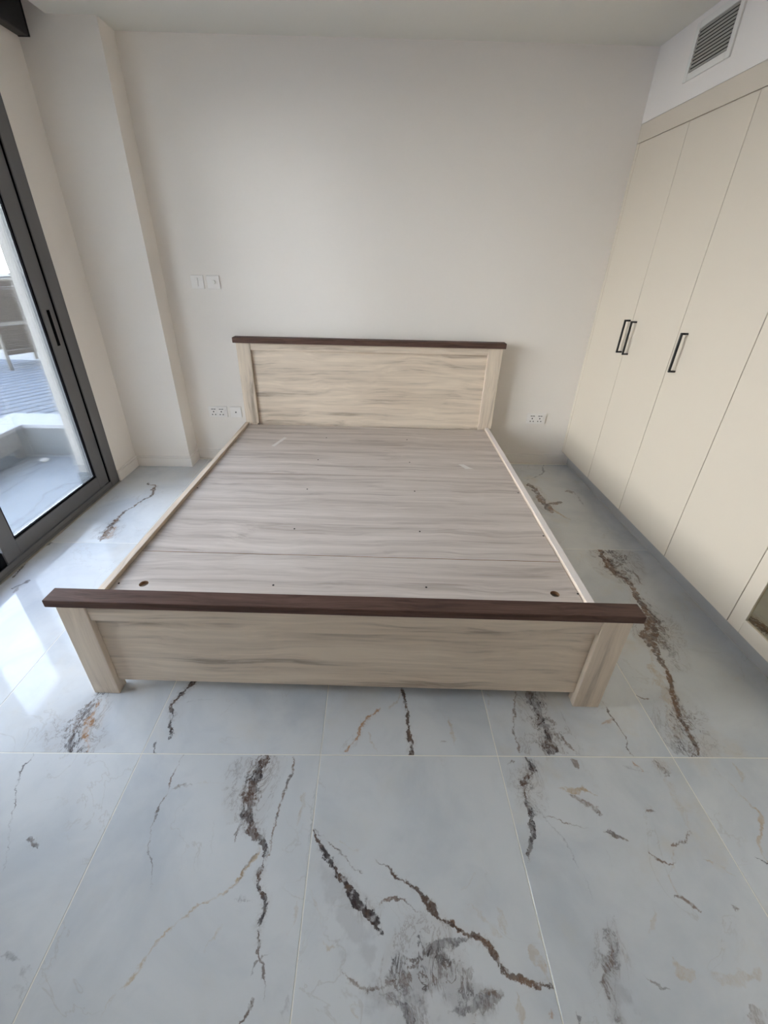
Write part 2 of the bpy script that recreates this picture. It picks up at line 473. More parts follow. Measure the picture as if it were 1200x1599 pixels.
  (2,0.154,0.282,-0.7,-0.714,0.049,[(0.0,0.0,0.0018),(0.484,-0.001,0.0035),(1.0,0.0,0.0026)],0.6,0.0),
  (2,0.134,0.223,0.716,-0.698,0.102,[(0.0,0.0,0.0025),(0.298,-0.008,0.0066),(0.604,-0.008,0.0081),(1.0,0.0,0.0032)],0.3,0.6),
  (2,0.3,0.193,0.007,-1.0,0.046,[(0.0,0.0,0.0049),(0.683,-0.004,0.008),(1.0,0.0,0.0063)],0.5,0.5),
  (2,0.261,0.143,0.474,-0.881,0.06,[(0.0,0.0,0.0063),(0.323,-0.003,0.0124),(0.709,0.002,0.0138),(1.0,0.0,0.006)],0.6,0.4),
  (2,0.214,0.059,-0.15,-0.989,0.039,[(0.0,0.0,0.0044),(0.463,0.006,0.0086),(1.0,0.0,0.0056)],0.45,0.5),
  (4,0.282,0.051,0.024,-1.0,0.022,[(0.0,0.0,0.0029),(0.505,-0.0,0.0065),(1.0,-0.0,0.0028)],0.6,0.2),
  (2,-0.296,0.253,0.535,-0.845,0.096,[(0.0,0.0,0.0017),(0.518,0.003,0.0033),(1.0,0.0,0.0024)],0.6,0.0),
  (2,-0.242,0.152,0.964,-0.266,0.033,[(0.0,0.0,0.0024),(0.573,-0.006,0.0047),(1.0,0.0,0.0023)],0.5,0.0),
  (2,-0.151,0.031,0.066,0.998,0.028,[(0.0,0.0,0.0021),(0.463,0.013,0.0071),(1.0,0.0,0.0029)],0.3,0.5),
  (2,0.203,0.211,0.193,-0.981,0.051,[(0.0,0.0,0.0033),(0.615,0.003,0.0114),(1.0,0.0,0.0048)],0.25,0.6),
 ],
 (1, 0): [
  (4,-0.098,-0.428,-0.574,-0.819,0.203,[(0.0,0.0,0.0036),(0.209,-0.011,0.0059),(0.417,-0.015,0.0092),(0.641,-0.009,0.0068),(1.0,0.0,0.0054)],0.85,0.1),
  (2,-0.144,-0.517,0.407,-0.914,0.078,[(0.0,0.0,0.0023),(0.499,-0.002,0.0033),(1.0,0.0,0.0022)],0.6,0.0),
  (1,-0.012,-0.346,0.079,-0.997,0.249,[(0.0,0.0,0.005),(0.349,0.003,0.006),(0.637,-0.0,0.0069),(0.836,0.011,0.0089),(1.0,0.0,0.0065)],0.95,0.05),
  (2,-0.021,-0.363,-0.516,-0.857,0.076,[(0.0,0.0,0.0037),(0.658,0.002,0.0073),(1.0,0.0,0.0036)],0.5,0.2),
  (2,0.151,-0.461,0.13,-0.992,0.104,[(0.0,0.0,0.0035),(0.47,0.0,0.0069),(1.0,0.0,0.0045)],0.5,0.3),
  (1,0.116,-0.552,0.987,-0.162,0.027,[(0.0,0.0,0.0022),(0.502,-0.002,0.0045),(1.0,0.0,0.0022)],0.5,0.0),
 ],
 (2, -1): [
  (1,-0.279,0.578,0.974,0.226,0.028,[(0.0,0.0,0.0022),(0.627,0.007,0.0043),(1.0,0.0,0.0033)],0.8,0.0),
  (0,-0.205,0.596,-0.274,-0.962,0.295,[(0.0,0.0,0.0066),(0.1,0.018,0.0107),(0.336,-0.012,0.0082),(0.474,-0.001,0.008),(0.63,0.014,0.0087),(0.782,0.005,0.0075),(0.897,-0.001,0.0064),(0.962,-0.003,0.0091),(1.0,0.0,0.0036)],0.95,0.35),
  (5,-0.185,0.59,-0.288,-0.958,0.176,[(0.0,0.0,0.0109),(0.329,-0.021,0.0232),(0.657,-0.014,0.0244),(1.0,0.0,0.0156)],0.6,0.9),
  (3,-0.216,0.456,0.335,-0.942,0.241,[(0.0,0.0,0.002),(0.152,-0.0,0.0029),(0.358,0.012,0.0028),(0.698,0.009,0.0027),(1.0,0.0,0.0017)],0.75,0.0),
  (1,-0.204,0.422,0.977,-0.215,0.136,[(0.0,0.0,0.002),(0.503,-0.007,0.0029),(1.0,-0.0,0.0019)],0.6,0.0),
  (2,-0.129,0.506,0.982,-0.188,0.116,[(0.0,0.0,0.0031),(0.323,-0.008,0.0092),(0.712,0.005,0.0082),(1.0,-0.0,0.0031)],0.8,0.2),
  (1,-0.101,0.484,0.786,-0.619,0.091,[(0.0,0.0,0.0031),(0.361,0.008,0.0061),(0.719,0.006,0.009),(1.0,0.0,0.0039)],0.65,0.5),
  (1,-0.038,0.384,0.912,-0.411,0.061,[(0.0,0.0,0.0038),(0.31,0.002,0.0076),(0.615,-0.0,0.0047),(1.0,0.0,0.0028)],0.8,0.1),
  (1,0.114,0.432,0.943,0.333,0.032,[(0.0,0.0,0.003),(0.546,0.001,0.006),(1.0,0.0,0.003)],0.6,0.0),
  (1,0.066,0.338,0.943,-0.332,0.071,[(0.0,0.0,0.0019),(0.388,-0.009,0.0037),(0.796,-0.008,0.0036),(1.0,0.0,0.0036)],0.8,0.0),
  (1,0.142,0.354,0.918,0.397,0.088,[(0.0,0.0,0.0047),(0.286,-0.006,0.0038),(0.737,-0.006,0.0038),(1.0,0.0,0.0029)],0.75,0.0),
  (2,0.142,0.347,-0.439,-0.899,0.119,[(0.0,0.0,0.0037),(0.351,-0.001,0.0036),(0.736,-0.015,0.0044),(0.87,-0.007,0.0035),(1.0,0.0,0.0026)],0.6,0.2),
  (1,0.082,0.24,0.825,-0.565,0.063,[(0.0,0.0,0.0026),(0.277,0.002,0.0043),(0.598,-0.002,0.0042),(1.0,0.0,0.0025)],0.75,0.0),
  (2,0.198,0.331,0.849,-0.529,0.095,[(0.0,0.0,0.0018),(0.322,0.003,0.0037),(0.607,0.007,0.0045),(1.0,0.0,0.0027)],0.75,0.1),
  (3,0.113,0.563,0.989,-0.145,0.08,[(0.0,0.0,0.0022),(0.502,-0.0,0.0032),(1.0,0.0,0.0021)],0.5,0.0),
  (4,0.156,0.583,0.339,-0.941,0.03,[(0.0,0.0,0.0033),(0.453,0.002,0.0076),(1.0,0.0,0.0043)],0.65,0.0),
  (1,-0.057,0.592,0.537,-0.844,0.037,[(0.0,0.0,0.0044),(0.503,0.002,0.0108),(1.0,0.0,0.0054)],0.6,0.0),
  (1,0.231,0.592,0.356,-0.934,0.057,[(0.0,0.0,0.0088),(0.43,0.006,0.0152),(1.0,-0.0,0.0085)],0.7,0.5),
  (5,-0.105,0.193,-0.353,-0.935,0.185,[(0.0,0.0,0.0083),(0.38,-0.008,0.0219),(0.682,-0.023,0.018),(1.0,0.0,0.0085)],0.6,0.9),
  (1,-0.124,0.158,-0.462,-0.887,0.112,[(0.0,0.0,0.0032),(0.27,0.002,0.0063),(0.819,-0.014,0.006),(1.0,0.0,0.0044)],0.55,0.4),
  (3,-0.108,0.175,-0.355,-0.935,0.166,[(0.0,0.0,0.0081),(0.537,-0.019,0.0305),(0.77,-0.009,0.0294),(1.0,0.0,0.0213)],0.3,0.2),
  (2,-0.002,0.12,0.764,-0.645,0.048,[(0.0,0.0,0.0062),(0.487,-0.008,0.0153),(1.0,0.0,0.0106)],0.5,0.4),
  (1,-0.082,0.088,0.908,-0.42,0.052,[(0.0,0.0,0.0015),(0.424,-0.003,0.0037),(1.0,0.0,0.0022)],0.5,0.0),
  (2,0.077,0.093,0.995,0.101,0.134,[(0.0,0.0,0.0046),(0.196,-0.008,0.0106),(0.614,-0.001,0.0123),(1.0,0.0,0.0062)],0.35,0.5),
  (1,0.135,0.051,0.188,-0.982,0.03,[(0.0,0.0,0.0059),(0.437,-0.001,0.0175),(1.0,0.0,0.0115)],0.45,0.6),
  (0,-0.264,0.045,-0.041,-0.999,0.023,[(0.0,0.0,0.0022),(0.401,0.002,0.0057),(1.0,-0.0,0.0028)],0.6,0.2),
  (2,0.011,0.218,-0.536,-0.844,0.064,[(0.0,0.0,0.0025),(0.524,0.004,0.0058),(1.0,0.0,0.0024)],0.4,0.3),
  (1,0.221,0.227,0.751,-0.66,0.019,[(0.0,0.0,0.0026),(0.522,-0.005,0.0068),(1.0,0.0,0.0025)],0.55,0.0),
  (3,-0.038,0.466,-0.085,-0.996,0.255,[(0.0,0.0,0.001),(0.399,-0.008,0.0019),(0.688,-0.001,0.0018),(1.0,0.0,0.0008)],0.4,0.0),
  (2,-0.11,0.13,-0.304,-0.953,0.025,[(0.0,0.0,0.0016),(0.351,0.008,0.0039),(1.0,0.0,0.0023)],0.4,0.3),
  (2,0.235,0.533,-0.057,-0.998,0.135,[(0.0,0.0,0.0085),(0.487,0.005,0.0142),(1.0,0.0,0.0078)],0.25,0.6),
 ],
 (2, 0): [
  (2,-0.281,-0.367,-0.139,-0.99,0.106,[(0.0,0.0,0.0025),(0.514,-0.0,0.0036),(1.0,0.0,0.0024)],0.5,0.0),
  (1,-0.173,-0.347,-0.166,-0.986,0.248,[(0.0,0.0,0.0038),(0.36,-0.008,0.0048),(0.643,-0.02,0.0046),(1.0,0.0,0.0033)],0.75,0.2),
  (0,-0.114,-0.346,0.017,-1.0,0.245,[(0.0,0.0,0.0177),(0.28,0.006,0.0171),(0.509,0.008,0.0142),(0.707,0.009,0.0161),(1.0,0.0,0.0199)],0.85,0.45),
  (5,-0.106,-0.352,-0.03,-1.0,0.241,[(0.0,0.0,0.0253),(0.335,0.005,0.0314),(0.642,0.01,0.0394),(1.0,0.0,0.0397)],0.8,0.9),
  (1,-0.059,-0.507,0.355,-0.935,0.096,[(0.0,0.0,0.0023),(0.447,-0.004,0.0045),(1.0,-0.0,0.0033)],0.6,0.0),
  (1,0.157,-0.388,0.03,-1.0,0.208,[(0.0,0.0,0.0025),(0.23,0.003,0.0049),(0.472,0.012,0.0035),(1.0,-0.0,0.0033)],0.8,0.0),
  (4,0.109,-0.486,0.866,0.5,0.06,[(0.0,0.0,0.0035),(0.53,-0.001,0.0071),(1.0,0.0,0.0048)],0.6,0.3),
 ],
 (3, -1): [
  (2,-0.182,0.564,-0.112,-0.994,0.26,[(0.0,0.0,0.0022),(0.147,0.016,0.0032),(0.273,0.032,0.0031),(0.404,0.053,0.0041),(0.466,0.067,0.007),(0.651,0.048,0.0087),(0.809,0.011,0.0057),(1.0,0.0,0.0036)],0.8,0.2),
  (0,-0.239,0.327,0.905,-0.425,0.041,[(0.0,0.0,0.0019),(0.422,-0.002,0.0046),(1.0,0.0,0.0027)],0.8,0.0),
  (2,-0.1,0.575,-0.403,-0.915,0.059,[(0.0,0.0,0.0055),(0.482,0.011,0.0097),(1.0,0.0,0.0053)],0.4,0.4),
 ],
 (3, 0): [
  (1,0.009,0.607,-0.17,-0.985,1.055,[(0.0,0.0,0.0116),(0.096,-0.003,0.0186),(0.165,0.013,0.0181),(0.227,0.027,0.0159),(0.276,0.063,0.0121),(0.337,0.073,0.0135),(0.398,0.064,0.0131),(0.469,0.076,0.0143),(0.557,0.06,0.0275),(0.639,0.04,0.0324),(0.712,0.022,0.0171),(0.761,0.026,0.0111),(0.804,0.032,0.0095),(0.874,0.019,0.0092),(0.943,0.004,0.0101),(1.0,0.0,0.0098)],0.9,0.12),
  (5,0.078,0.608,-0.172,-0.985,0.319,[(0.0,0.0,0.0463),(0.298,-0.003,0.056),(0.604,-0.019,0.0541),(0.813,-0.02,0.0422),(1.0,0.0,0.0275)],1.0,0.9),
  (0,0.014,0.514,0.068,-0.998,0.2,[(0.0,0.0,0.0112),(0.377,-0.006,0.0145),(0.706,-0.015,0.0177),(1.0,0.0,0.0104)],0.7,0.4),
  (5,0.013,0.206,-0.208,-0.978,0.343,[(0.0,0.0,0.0166),(0.256,0.023,0.0319),(0.509,0.024,0.04),(0.751,0.013,0.0445),(1.0,0.0,0.0286)],0.8,1.0),
  (0,0.017,0.115,-0.084,-0.996,0.172,[(0.0,0.0,0.0048),(0.393,0.01,0.0109),(0.774,0.002,0.009),(1.0,0.0,0.0044)],0.7,0.3),
  (1,0.097,0.406,-0.104,-0.995,0.112,[(0.0,0.0,0.0036),(0.582,0.0,0.007),(1.0,0.0,0.0034)],0.55,0.0),
  (5,-0.033,-0.086,-0.182,-0.983,0.172,[(0.0,0.0,0.0175),(0.275,0.019,0.0285),(0.599,0.017,0.0278),(1.0,0.0,0.0161)],0.5,1.0),
  (1,-0.112,-0.256,-0.272,-0.962,0.344,[(0.0,0.0,0.0081),(0.318,-0.005,0.0114),(0.604,-0.01,0.0097),(0.784,-0.004,0.0093),(1.0,-0.0,0.0078)],0.85,0.2),
  (5,-0.137,-0.332,-0.365,-0.931,0.277,[(0.0,0.0,0.0181),(0.307,0.01,0.0321),(0.653,0.008,0.0399),(1.0,-0.0,0.0335)],0.8,0.9),
  (2,-0.153,-0.225,-0.275,-0.962,0.314,[(0.0,0.0,0.0136),(0.387,0.015,0.0231),(0.749,0.01,0.0242),(1.0,0.0,0.0162)],0.45,0.5),
  (3,-0.276,-0.539,-0.132,-0.991,0.052,[(0.0,0.0,0.0069),(0.58,-0.003,0.0203),(1.0,-0.0,0.0111)],0.7,0.6),
  (1,-0.302,-0.362,0.935,-0.355,0.053,[(0.0,0.0,0.0025),(0.49,-0.005,0.005),(1.0,0.0,0.0038)],0.7,0.0),
  (2,-0.106,-0.123,-0.462,-0.887,0.236,[(0.0,0.0,0.0057),(0.543,0.009,0.0081),(1.0,0.0,0.0052)],0.4,0.3),
 ],
 (3, 1): [
  (1,-0.159,0.244,0.076,-0.997,0.426,[(0.0,0.0,0.0124),(0.222,0.021,0.0218),(0.563,-0.001,0.0232),(0.819,0.003,0.027),(1.0,0.0,0.0176)],0.9,0.25),
  (1,-0.12,-0.076,0.952,0.307,0.129,[(0.0,0.0,0.0114),(0.349,-0.004,0.016),(0.599,-0.004,0.0137),(1.0,0.0,0.0092)],0.8,0.2),
  (2,-0.123,-0.12,0.458,-0.889,0.174,[(0.0,0.0,0.009),(0.596,0.002,0.0087),(1.0,0.0,0.0064)],0.7,0.0),
  (3,0.09,0.592,-0.636,-0.772,0.38,[(0.0,0.0,0.0055),(0.458,0.044,0.0079),(0.769,0.032,0.0051),(1.0,0.0,0.005)],0.7,0.0),
  (1,0.087,0.118,0.999,0.032,0.068,[(0.0,0.0,0.0072),(0.565,0.01,0.0218),(1.0,0.0,0.0072)],0.5,0.3),
  (3,0.145,0.12,-0.062,-0.998,0.207,[(0.0,0.0,0.0048),(0.558,0.006,0.007),(1.0,0.0,0.0045)],0.4,0.0),
 ],
}

VEIN_COL = [(0.040, 0.030, 0.030), (0.165, 0.088, 0.045), (0.43, 0.30, 0.165), (0.25, 0.245, 0.26), (0.40, 0.20, 0.075), (0.10, 0.088, 0.088)]
VEIN_ALT = [(0.115, 0.068, 0.045), (0.075, 0.048, 0.036), (0.52, 0.42, 0.30), None, None, (0.20, 0.155, 0.13)]


def marble(key, veins):
    """polished marble-look porcelain: each tile carries its own printed veins, in metres from the tile's centre"""
    m, nt, p = new_mat('marble_tile')
    tc = N(nt, 'ShaderNodeTexCoord')
    pos = tc.outputs['Object']
    pn = vmath(nt, 'ADD', pos, (key[0] * 3.17 + 11.0, key[1] * 5.31 + 7.0, 1.3))
    n1 = noise(nt, pn, 10.0, 3)
    n2 = noise(nt, pn, 55.0, 6, 0.72)
    w1 = vmath(nt, 'MULTIPLY', vmath(nt, 'SUBTRACT', n1.outputs['Color'], (0.5, 0.5, 0.5)), (0.045, 0.045, 0))
    w2 = vmath(nt, 'MULTIPLY', vmath(nt, 'SUBTRACT', n2.outputs['Color'], (0.5, 0.5, 0.5)), (0.034, 0.030, 0))
    warp = vmath(nt, 'ADD', pos, vmath(nt, 'ADD', w1, w2))
    brk = maprange(nt, noise(nt, pn, 40.0, 5, 0.65).outputs['Fac'], 0.34, 0.50)
    st_ = vmath(nt, 'MULTIPLY', pn, (1.0, 0.5, 1.0))
    rn = noise(nt, st_, 24.0, 5, 0.66, 1.6)
    rid = maprange(nt, math_n(nt, 'ABSOLUTE', math_n(nt, 'SUBTRACT', rn.outputs['Fac'], 0.5)), 0.008, 0.045, 1.0, 0.0)
    blot = maprange(nt, noise(nt, st_, 30.0, 6, 0.7, 0.8).outputs['Fac'], 0.52, 0.60, 0.0, 0.75)
    ridge = math_n(nt, 'MAXIMUM', rid, blot)
    cap = maprange(nt, math_n(nt, 'ABSOLUTE', math_n(nt, 'SUBTRACT', noise(nt, st_, 11.0, 7, 0.68, 1.0).outputs['Fac'], 0.5)), 0.0, 0.020, 1.0, 0.0)
    hue = maprange(nt, noise(nt, pn, 16.0, 4, 0.6).outputs['Fac'], 0.42, 0.62)
    wn = maprange(nt, noise(nt, pn, 26.0, 3).outputs['Fac'], 0.28, 0.72, 0.20, 1.50, smooth=False)
    # ground: white with soft blue-grey clouds and a trace of warm
    cl = maprange(nt, noise(nt, pn, 2.6, 6, 0.58, 0.6).outputs['Fac'], 0.38, 0.72)
    cl2 = maprange(nt, noise(nt, pn, 9.0, 5, 0.6, 0.8).outputs['Fac'], 0.50, 0.80)
    wm = maprange(nt, noise(nt, vmath(nt, 'ADD', pn, (5.0, 9.0, 2.0)), 4.0, 5, 0.6).outputs['Fac'], 0.52, 0.80)
    col = mixc(nt, cl, (0.64, 0.65, 0.655), (0.52, 0.545, 0.57))
    col = mixc(nt, math_n(nt, 'MULTIPLY', cl2, 0.30), col, (0.50, 0.52, 0.55))
    col = mixc(nt, math_n(nt, 'MULTIPLY', wm, 0.55 if key[0] >= 2 else 0.25), col, (0.60, 0.51, 0.38))
    thin = maprange(nt, math_n(nt, 'ABSOLUTE', math_n(nt, 'SUBTRACT', noise(nt, pn, 5.0, 6, 0.55, 0.7).outputs['Fac'], 0.5)), 0.0, 0.010, 1.0, 0.0)
    thin = math_n(nt, 'MULTIPLY', thin, maprange(nt, noise(nt, pn, 3.0, 2).outputs['Fac'], 0.50, 0.62))
    col = mixc(nt, math_n(nt, 'MULTIPLY', thin, 0.30), col, (0.42, 0.38, 0.34))

    def curve(fac, pts, handle):
        n = nt.nodes.new('ShaderNodeFloatCurve')
        c = n.mapping.curves[0]
        while len(c.points) > 2:
            c.points.remove(c.points[1])
        c.points[0].location = pts[0]
        c.points[1].location = pts[-1]
        for q in pts[1:-1]:
            c.points.new(*q)
        for q in c.points:
            q.handle_type = handle
        n.mapping.update()
        nt.links.new(fac, n.inputs['Value'])
        return n.outputs[0]

    # soft clouds first, sharp veins last
    for kind, ox, oy, dx, dy, ln, pts, st, net in sorted(veins, key=lambda e: (e[0] not in (3,), e[0] not in (2,), e[0] != 5)):
        nx, ny = -dy, dx
        k = 0.9 / ln
        du = math_n(nt, 'ADD', vmath(nt, 'DOT_PRODUCT', warp, (dx * k, dy * k, 0)), 0.05 - (ox * dx + oy * dy) * k)
        dv = math_n(nt, 'SUBTRACT', vmath(nt, 'DOT_PRODUCT', warp, (nx, ny, 0)), ox * nx + oy * ny)
        uu = [(0.05 + 0.9 * a, b, c) for a, b, c in pts]
        cen = curve(du, [(0.0, 0.5 + 4 * uu[0][1])] + [(a, 0.5 + 4 * b) for a, b, c in uu] + [(1.0, 0.5 + 4 * uu[-1][1])], 'AUTO')
        wid = curve(du, [(0.0, 0.0), (0.02, 0.0)] + [(a, 10 * c) for a, b, c in uu] + [(0.98, 0.0), (1.0, 0.0)], 'VECTOR')
        diff = math_n(nt, 'ABSOLUTE', math_n(nt, 'SUBTRACT', dv, math_n(nt, 'MULTIPLY', math_n(nt, 'SUBTRACT', cen, 0.5), 0.25)))
        wr = math_n(nt, 'MULTIPLY', wid, 0.1)
        if kind in (0, 1, 4, 5):
            hal = maprange(nt, math_n(nt, 'SUBTRACT', math_n(nt, 'MULTIPLY', wr, 3.0), diff), 0.0, 0.030)
            cp = math_n(nt, 'MULTIPLY', math_n(nt, 'MULTIPLY', hal, cap), 0.42 * st)
            hal = math_n(nt, 'MULTIPLY', math_n(nt, 'MULTIPLY', hal, n1.outputs['Fac']), 0.38 * st)
            col = mixc(nt, hal, col, (0.42, 0.385, 0.36) if kind in (0, 5) else (0.50, 0.41, 0.32))
            col = mixc(nt, cp, col, (0.17, 0.12, 0.09))
        wv = math_n(nt, 'MULTIPLY', math_n(nt, 'MULTIPLY', wr, wn), 1.25)
        soft = {0: 0.0035, 1: 0.0035, 2: 0.006, 3: 0.012, 4: 0.006, 5: 0.012}[kind]
        avw = sum(c for a, b, c in pts) / len(pts)
        if kind == 3:
            soft = max(0.006, avw)
        mk = maprange(nt, math_n(nt, 'SUBTRACT', wv, diff), 0.0, soft)
        if net > 0:
            rr = math_n(nt, 'ADD', math_n(nt, 'MULTIPLY', ridge, net), 1.0 - net)
            mk = math_n(nt, 'MULTIPLY', mk, rr)
        if kind != 3:
            mk = math_n(nt, 'MULTIPLY', mk, math_n(nt, 'ADD', math_n(nt, 'MULTIPLY', brk, 0.7), 0.3))
        mk = math_n(nt, 'MULTIPLY', mk, min(1.0, st))
        col = mixc(nt, mk, col, mixc(nt, hue, VEIN_COL[kind], VEIN_ALT[kind]) if kind in (0, 1, 2, 5) else VEIN_COL[kind])
    nt.links.new(col, p.inputs['Base Color'])
    p.inputs['Roughness'].default_value = 0.07
    p.inputs['Specular IOR Level'].default_value = 0.24
    return m


def random_veins(rng):
    out = []
    for _ in range(5):
        x, y = rng.uniform(-.3, .3), rng.uniform(-.6, .3)
        a = rng.uniform(0.9, 2.0)
        ln = rng.uniform(.25, .7)
        w = rng.uniform(.003, .010)
        pts, vv = [], 0.0
        for i in range(6):
            pts.append((i / 5, vv, w * rng.uniform(.4, 1.2)))
            vv += rng.uniform(-.03, .03)
        out.append((rng.choice((0, 1, 2, 2)), x, y, math.cos(a), math.sin(a), ln, pts, rng.uniform(.5, .9), rng.choice((0.1, .4))))
    return out


# ------------------------------------------------------------------ floor: slab + one object for each tile
floor = struct(box('floor', (XL - 0.02, 2.2), (YR, YB + 0.05), (-0.10, -0.0007), M_GROUT))
GENERIC = [marble((40 + i, 9), random_veins(random.Random(50 + i))) for i in range(3)]
tile_meshes = {}
for i in range(-2, 4):
    for j in range(-3, 3):
        cx, cy = TX + 0.6 * i + 0.3, 1.2 * j + 0.6
        x0, x1 = max(cx - 0.2986, XL + 0.001), min(cx + 0.2986, XK - 0.001)
        y0, y1 = max(cy - 0.5986, YR + 0.001), min(cy + 0.5986, YB - 0.001)
        if x1 - x0 < 0.03 or y1 - y0 < 0.03:
            continue
        key = (i, j)
        sk = tuple(round(q, 3) for q in (x0 - cx, x1 - cx, y0 - cy, y1 - cy)) + (key if key in VEINS else ('g', (i + 2 * j) % 3),)
        if sk in tile_meshes:
            t = link('tile', tile_meshes[sk], None, floor)
        else:
            mat = marble(key, VEINS[key]) if key in VEINS else GENERIC[(i + 2 * j) % 3]
            bm = bmesh.new()
            bmesh.ops.create_cube(bm, size=1.0)
            bmesh.ops.scale(bm, vec=(x1 - x0, y1 - y0, 0.010), verts=bm.verts)
            bmesh.ops.translate(bm, vec=((x0 + x1) / 2 - cx, (y0 + y1) / 2 - cy, -0.005), verts=bm.verts)
            bmesh.ops.bevel(bm, geom=[e for e in bm.edges if all(v.co.z > -0.001 for v in e.verts)], offset=0.0008, segments=1, affect='EDGES')
            me = bpy.data.meshes.new('tile')
            bm.to_mesh(me)
            bm.free()
            t = link('tile', me, mat, floor)
            tile_meshes[sk] = me
        t.matrix_parent_inverse = floor.matrix_world.inverted()
        t.location = Vector((cx, cy, 0.0)) - Vector(floor.location)

# ------------------------------------------------------------------ room shell
struct(box('wall_back', (XP - 0.05, 2.2), (YB, YB + 0.15), (0, 2.8), M_WALL), 'white painted wall behind the headboard')
struct(box('wall_pier', (XL - 0.02, XP), (YP, YB + 0.15), (0, 2.8), M_WALL), 'white pier boxed out in the corner beside the sliding door')
struct(boxes('wall_left', [((XL - 0.03, XL), (YF, YP), (0, 2.8)), ((XL - 0.03, XL), (YR, -0.355), (0, 2.8)), ((XL - 0.03, XL), (-0.355, YF), (2.425, 2.8))], M_WALL), 'white wall strip and head around the sliding doors')
struct(box('wall_right', (XC, 2.2), (YR, YB), (2.206, 2.8), M_WALL), 'white bulkhead wall above the wardrobes')
struct(box('wall_front', (XL - 0.03, 2.2), (YR - 0.15, YR), (0, 2.8), M_WALL))
struct(boxes('ceiling', [((-1.705, XC), (YR, YB), (H, 2.8)), ((XL, -1.705), (YR, YB), (2.70, 2.8))], M_CEIL), 'white ceiling with a curtain recess along the glazing')
bh = 0.088
struct(boxes('baseboard_back', [((XP + 0.010, XK), (YB - 0.010, YB), (0, bh - 0.016)), ((XP + 0.006, XK), (YB - 0.006, YB), (bh - 0.016, bh))], M_BASE, bev=0.0015))
struct(boxes('baseboard_pier', [((XL + 0.010, XP + 0.010), (YP - 0.010, YP), (0, bh - 0.016)), ((XL + 0.006, XP + 0.006), (YP - 0.006, YP), (bh - 0.016, bh)),
                                ((XP, XP + 0.010), (YP, YB - 0.010), (0, bh - 0.016)), ((XP, XP + 0.006), (YP, YB - 0.006), (bh - 0.016, bh))], M_BASE, bev=0.0015))
struct(boxes('baseboard_left', [((XL, XL + 0.010), (YF, YP), (0, bh - 0.016)), ((XL, XL + 0.006), (YF, YP), (bh - 0.016, bh))], M_BASE, bev=0.0015))
struct(box('baseboard_right', (XK, XK + 0.02), (0.060, YB), (0, 0.112), M_KICK), 'recessed grey plinth under the wardrobes')
struct(box('trim_1', (XC + 0.001, XC + 0.04), (0.060, YB - 0.001), (2.114, 2.205), M_CREAM, bev=0.001), 'cream filler strip above the wardrobe doors')
struct(box('trim_2', (XC + 0.001, XC + 0.04), (2.391, YB - 0.001), (0.113, 2.112), M_CREAM, bev=0.001), 'cream filler strip between wardrobe and back wall')

# ------------------------------------------------------------------ sliding doors in the window wall
door = struct(empty('door_1', (XL, 0, 0)), 'dark grey aluminium sliding glass doors')
FX = (-0.12, 0.0)
box('jamb', FX, (1.886, YF), (0, 2.425), M_ALU, door, 0.002)
box('jamb', FX, (-0.355, -0.26), (0, 2.425), M_ALU, door, 0.002)
box('head', FX, (-0.26, 1.886), (2.365, 2.425), M_ALU, door, 0.002)
boxes('threshold', [((-0.12, 0.0), (-0.26, 1.886), (-0.004, 0.018)), ((-0.010, -0.003), (-0.26, 1.886), (0.018, 0.045)), ((-0.066, -0.060), (-0.26, 1.886), (0.018, 0.045)), ((-0.120, -0.113), (-0.26, 1.886), (0.018, 0.045))], M_ALU, door)
box('sill_strip', (0.0005, 0.012), (-0.26, YF - 0.002), (0.0, 0.004), M_TRACK, door)
box('seal', (-0.058, -0.016), (0.70, 0.930), (0.019, 0.120), M_RUBBER, door)


def sash(y0, y1, xa, handle):
    """one sliding leaf: stiles and rails, glass, beading, recessed pull"""
    x0, x1 = xa - 0.044, xa
    z0, z1 = 0.046, 2.362
    s = 0.105
    f = boxes('sash', [((x0, x1), (y0, y0 + s * 0.88), (z0, z1)), ((x0, x1), (y1 - s, y1), (z0, z1)),
                       ((x0, x1), (y0 + s * 0.88, y1 - s), (z0, z0 + 0.088)), ((x0, x1), (y0 + s * 0.88, y1 - s), (z1 - 0.088, z1))], M_ALU, door, 0.0015, loc=(xa - 0.022, (y0 + y1) / 2, 0))
    ox, oy = f.location.x, f.location.y
    gy0, gy1, gz0, gz1 = y0 + s * 0.88 + 0.0005, y1 - s - 0.0005, z0 + 0.0885, z1 - 0.0885
    box('glass', (-0.004, 0.004), (gy0 - oy, gy1 - oy), (gz0, gz1), M_GLASS, f)
    t = 0.010
    boxes('seal', [((0.005, 0.016), (gy0 - oy, gy0 - oy + t), (gz0, gz1)), ((0.005, 0.016), (gy1 - oy - t, gy1 - oy), (gz0, gz1)),
                   ((0.005, 0.016), (gy0 - oy + t, gy1 - oy - t), (gz0, gz0 + t)), ((0.005, 0.016), (gy0 - oy + t, gy1 - oy - t), (gz1 - t, gz1))], M_RUBBER, f)
    if handle:
        yh = handle - oy
        box('pull_recess', (0.0215, 0.0235), (yh - 0.013, yh + 0.013), (0.985, 1.182), M_RUBBER, f, 0.0008)
        box('pull_rim', (0.0195, 0.0228), (yh - 0.016, yh + 0.016), (0.980, 1.187), M_ALU, f, 0.0008)


sash(0.935, 1.880, -0.012, 1.828)
sash(-0.255, 0.690, -0.068, None)
box('seal', (-0.050, -0.006), (1.8805, 1.8855), (0.02, 2.362), M_RUBBER, door)

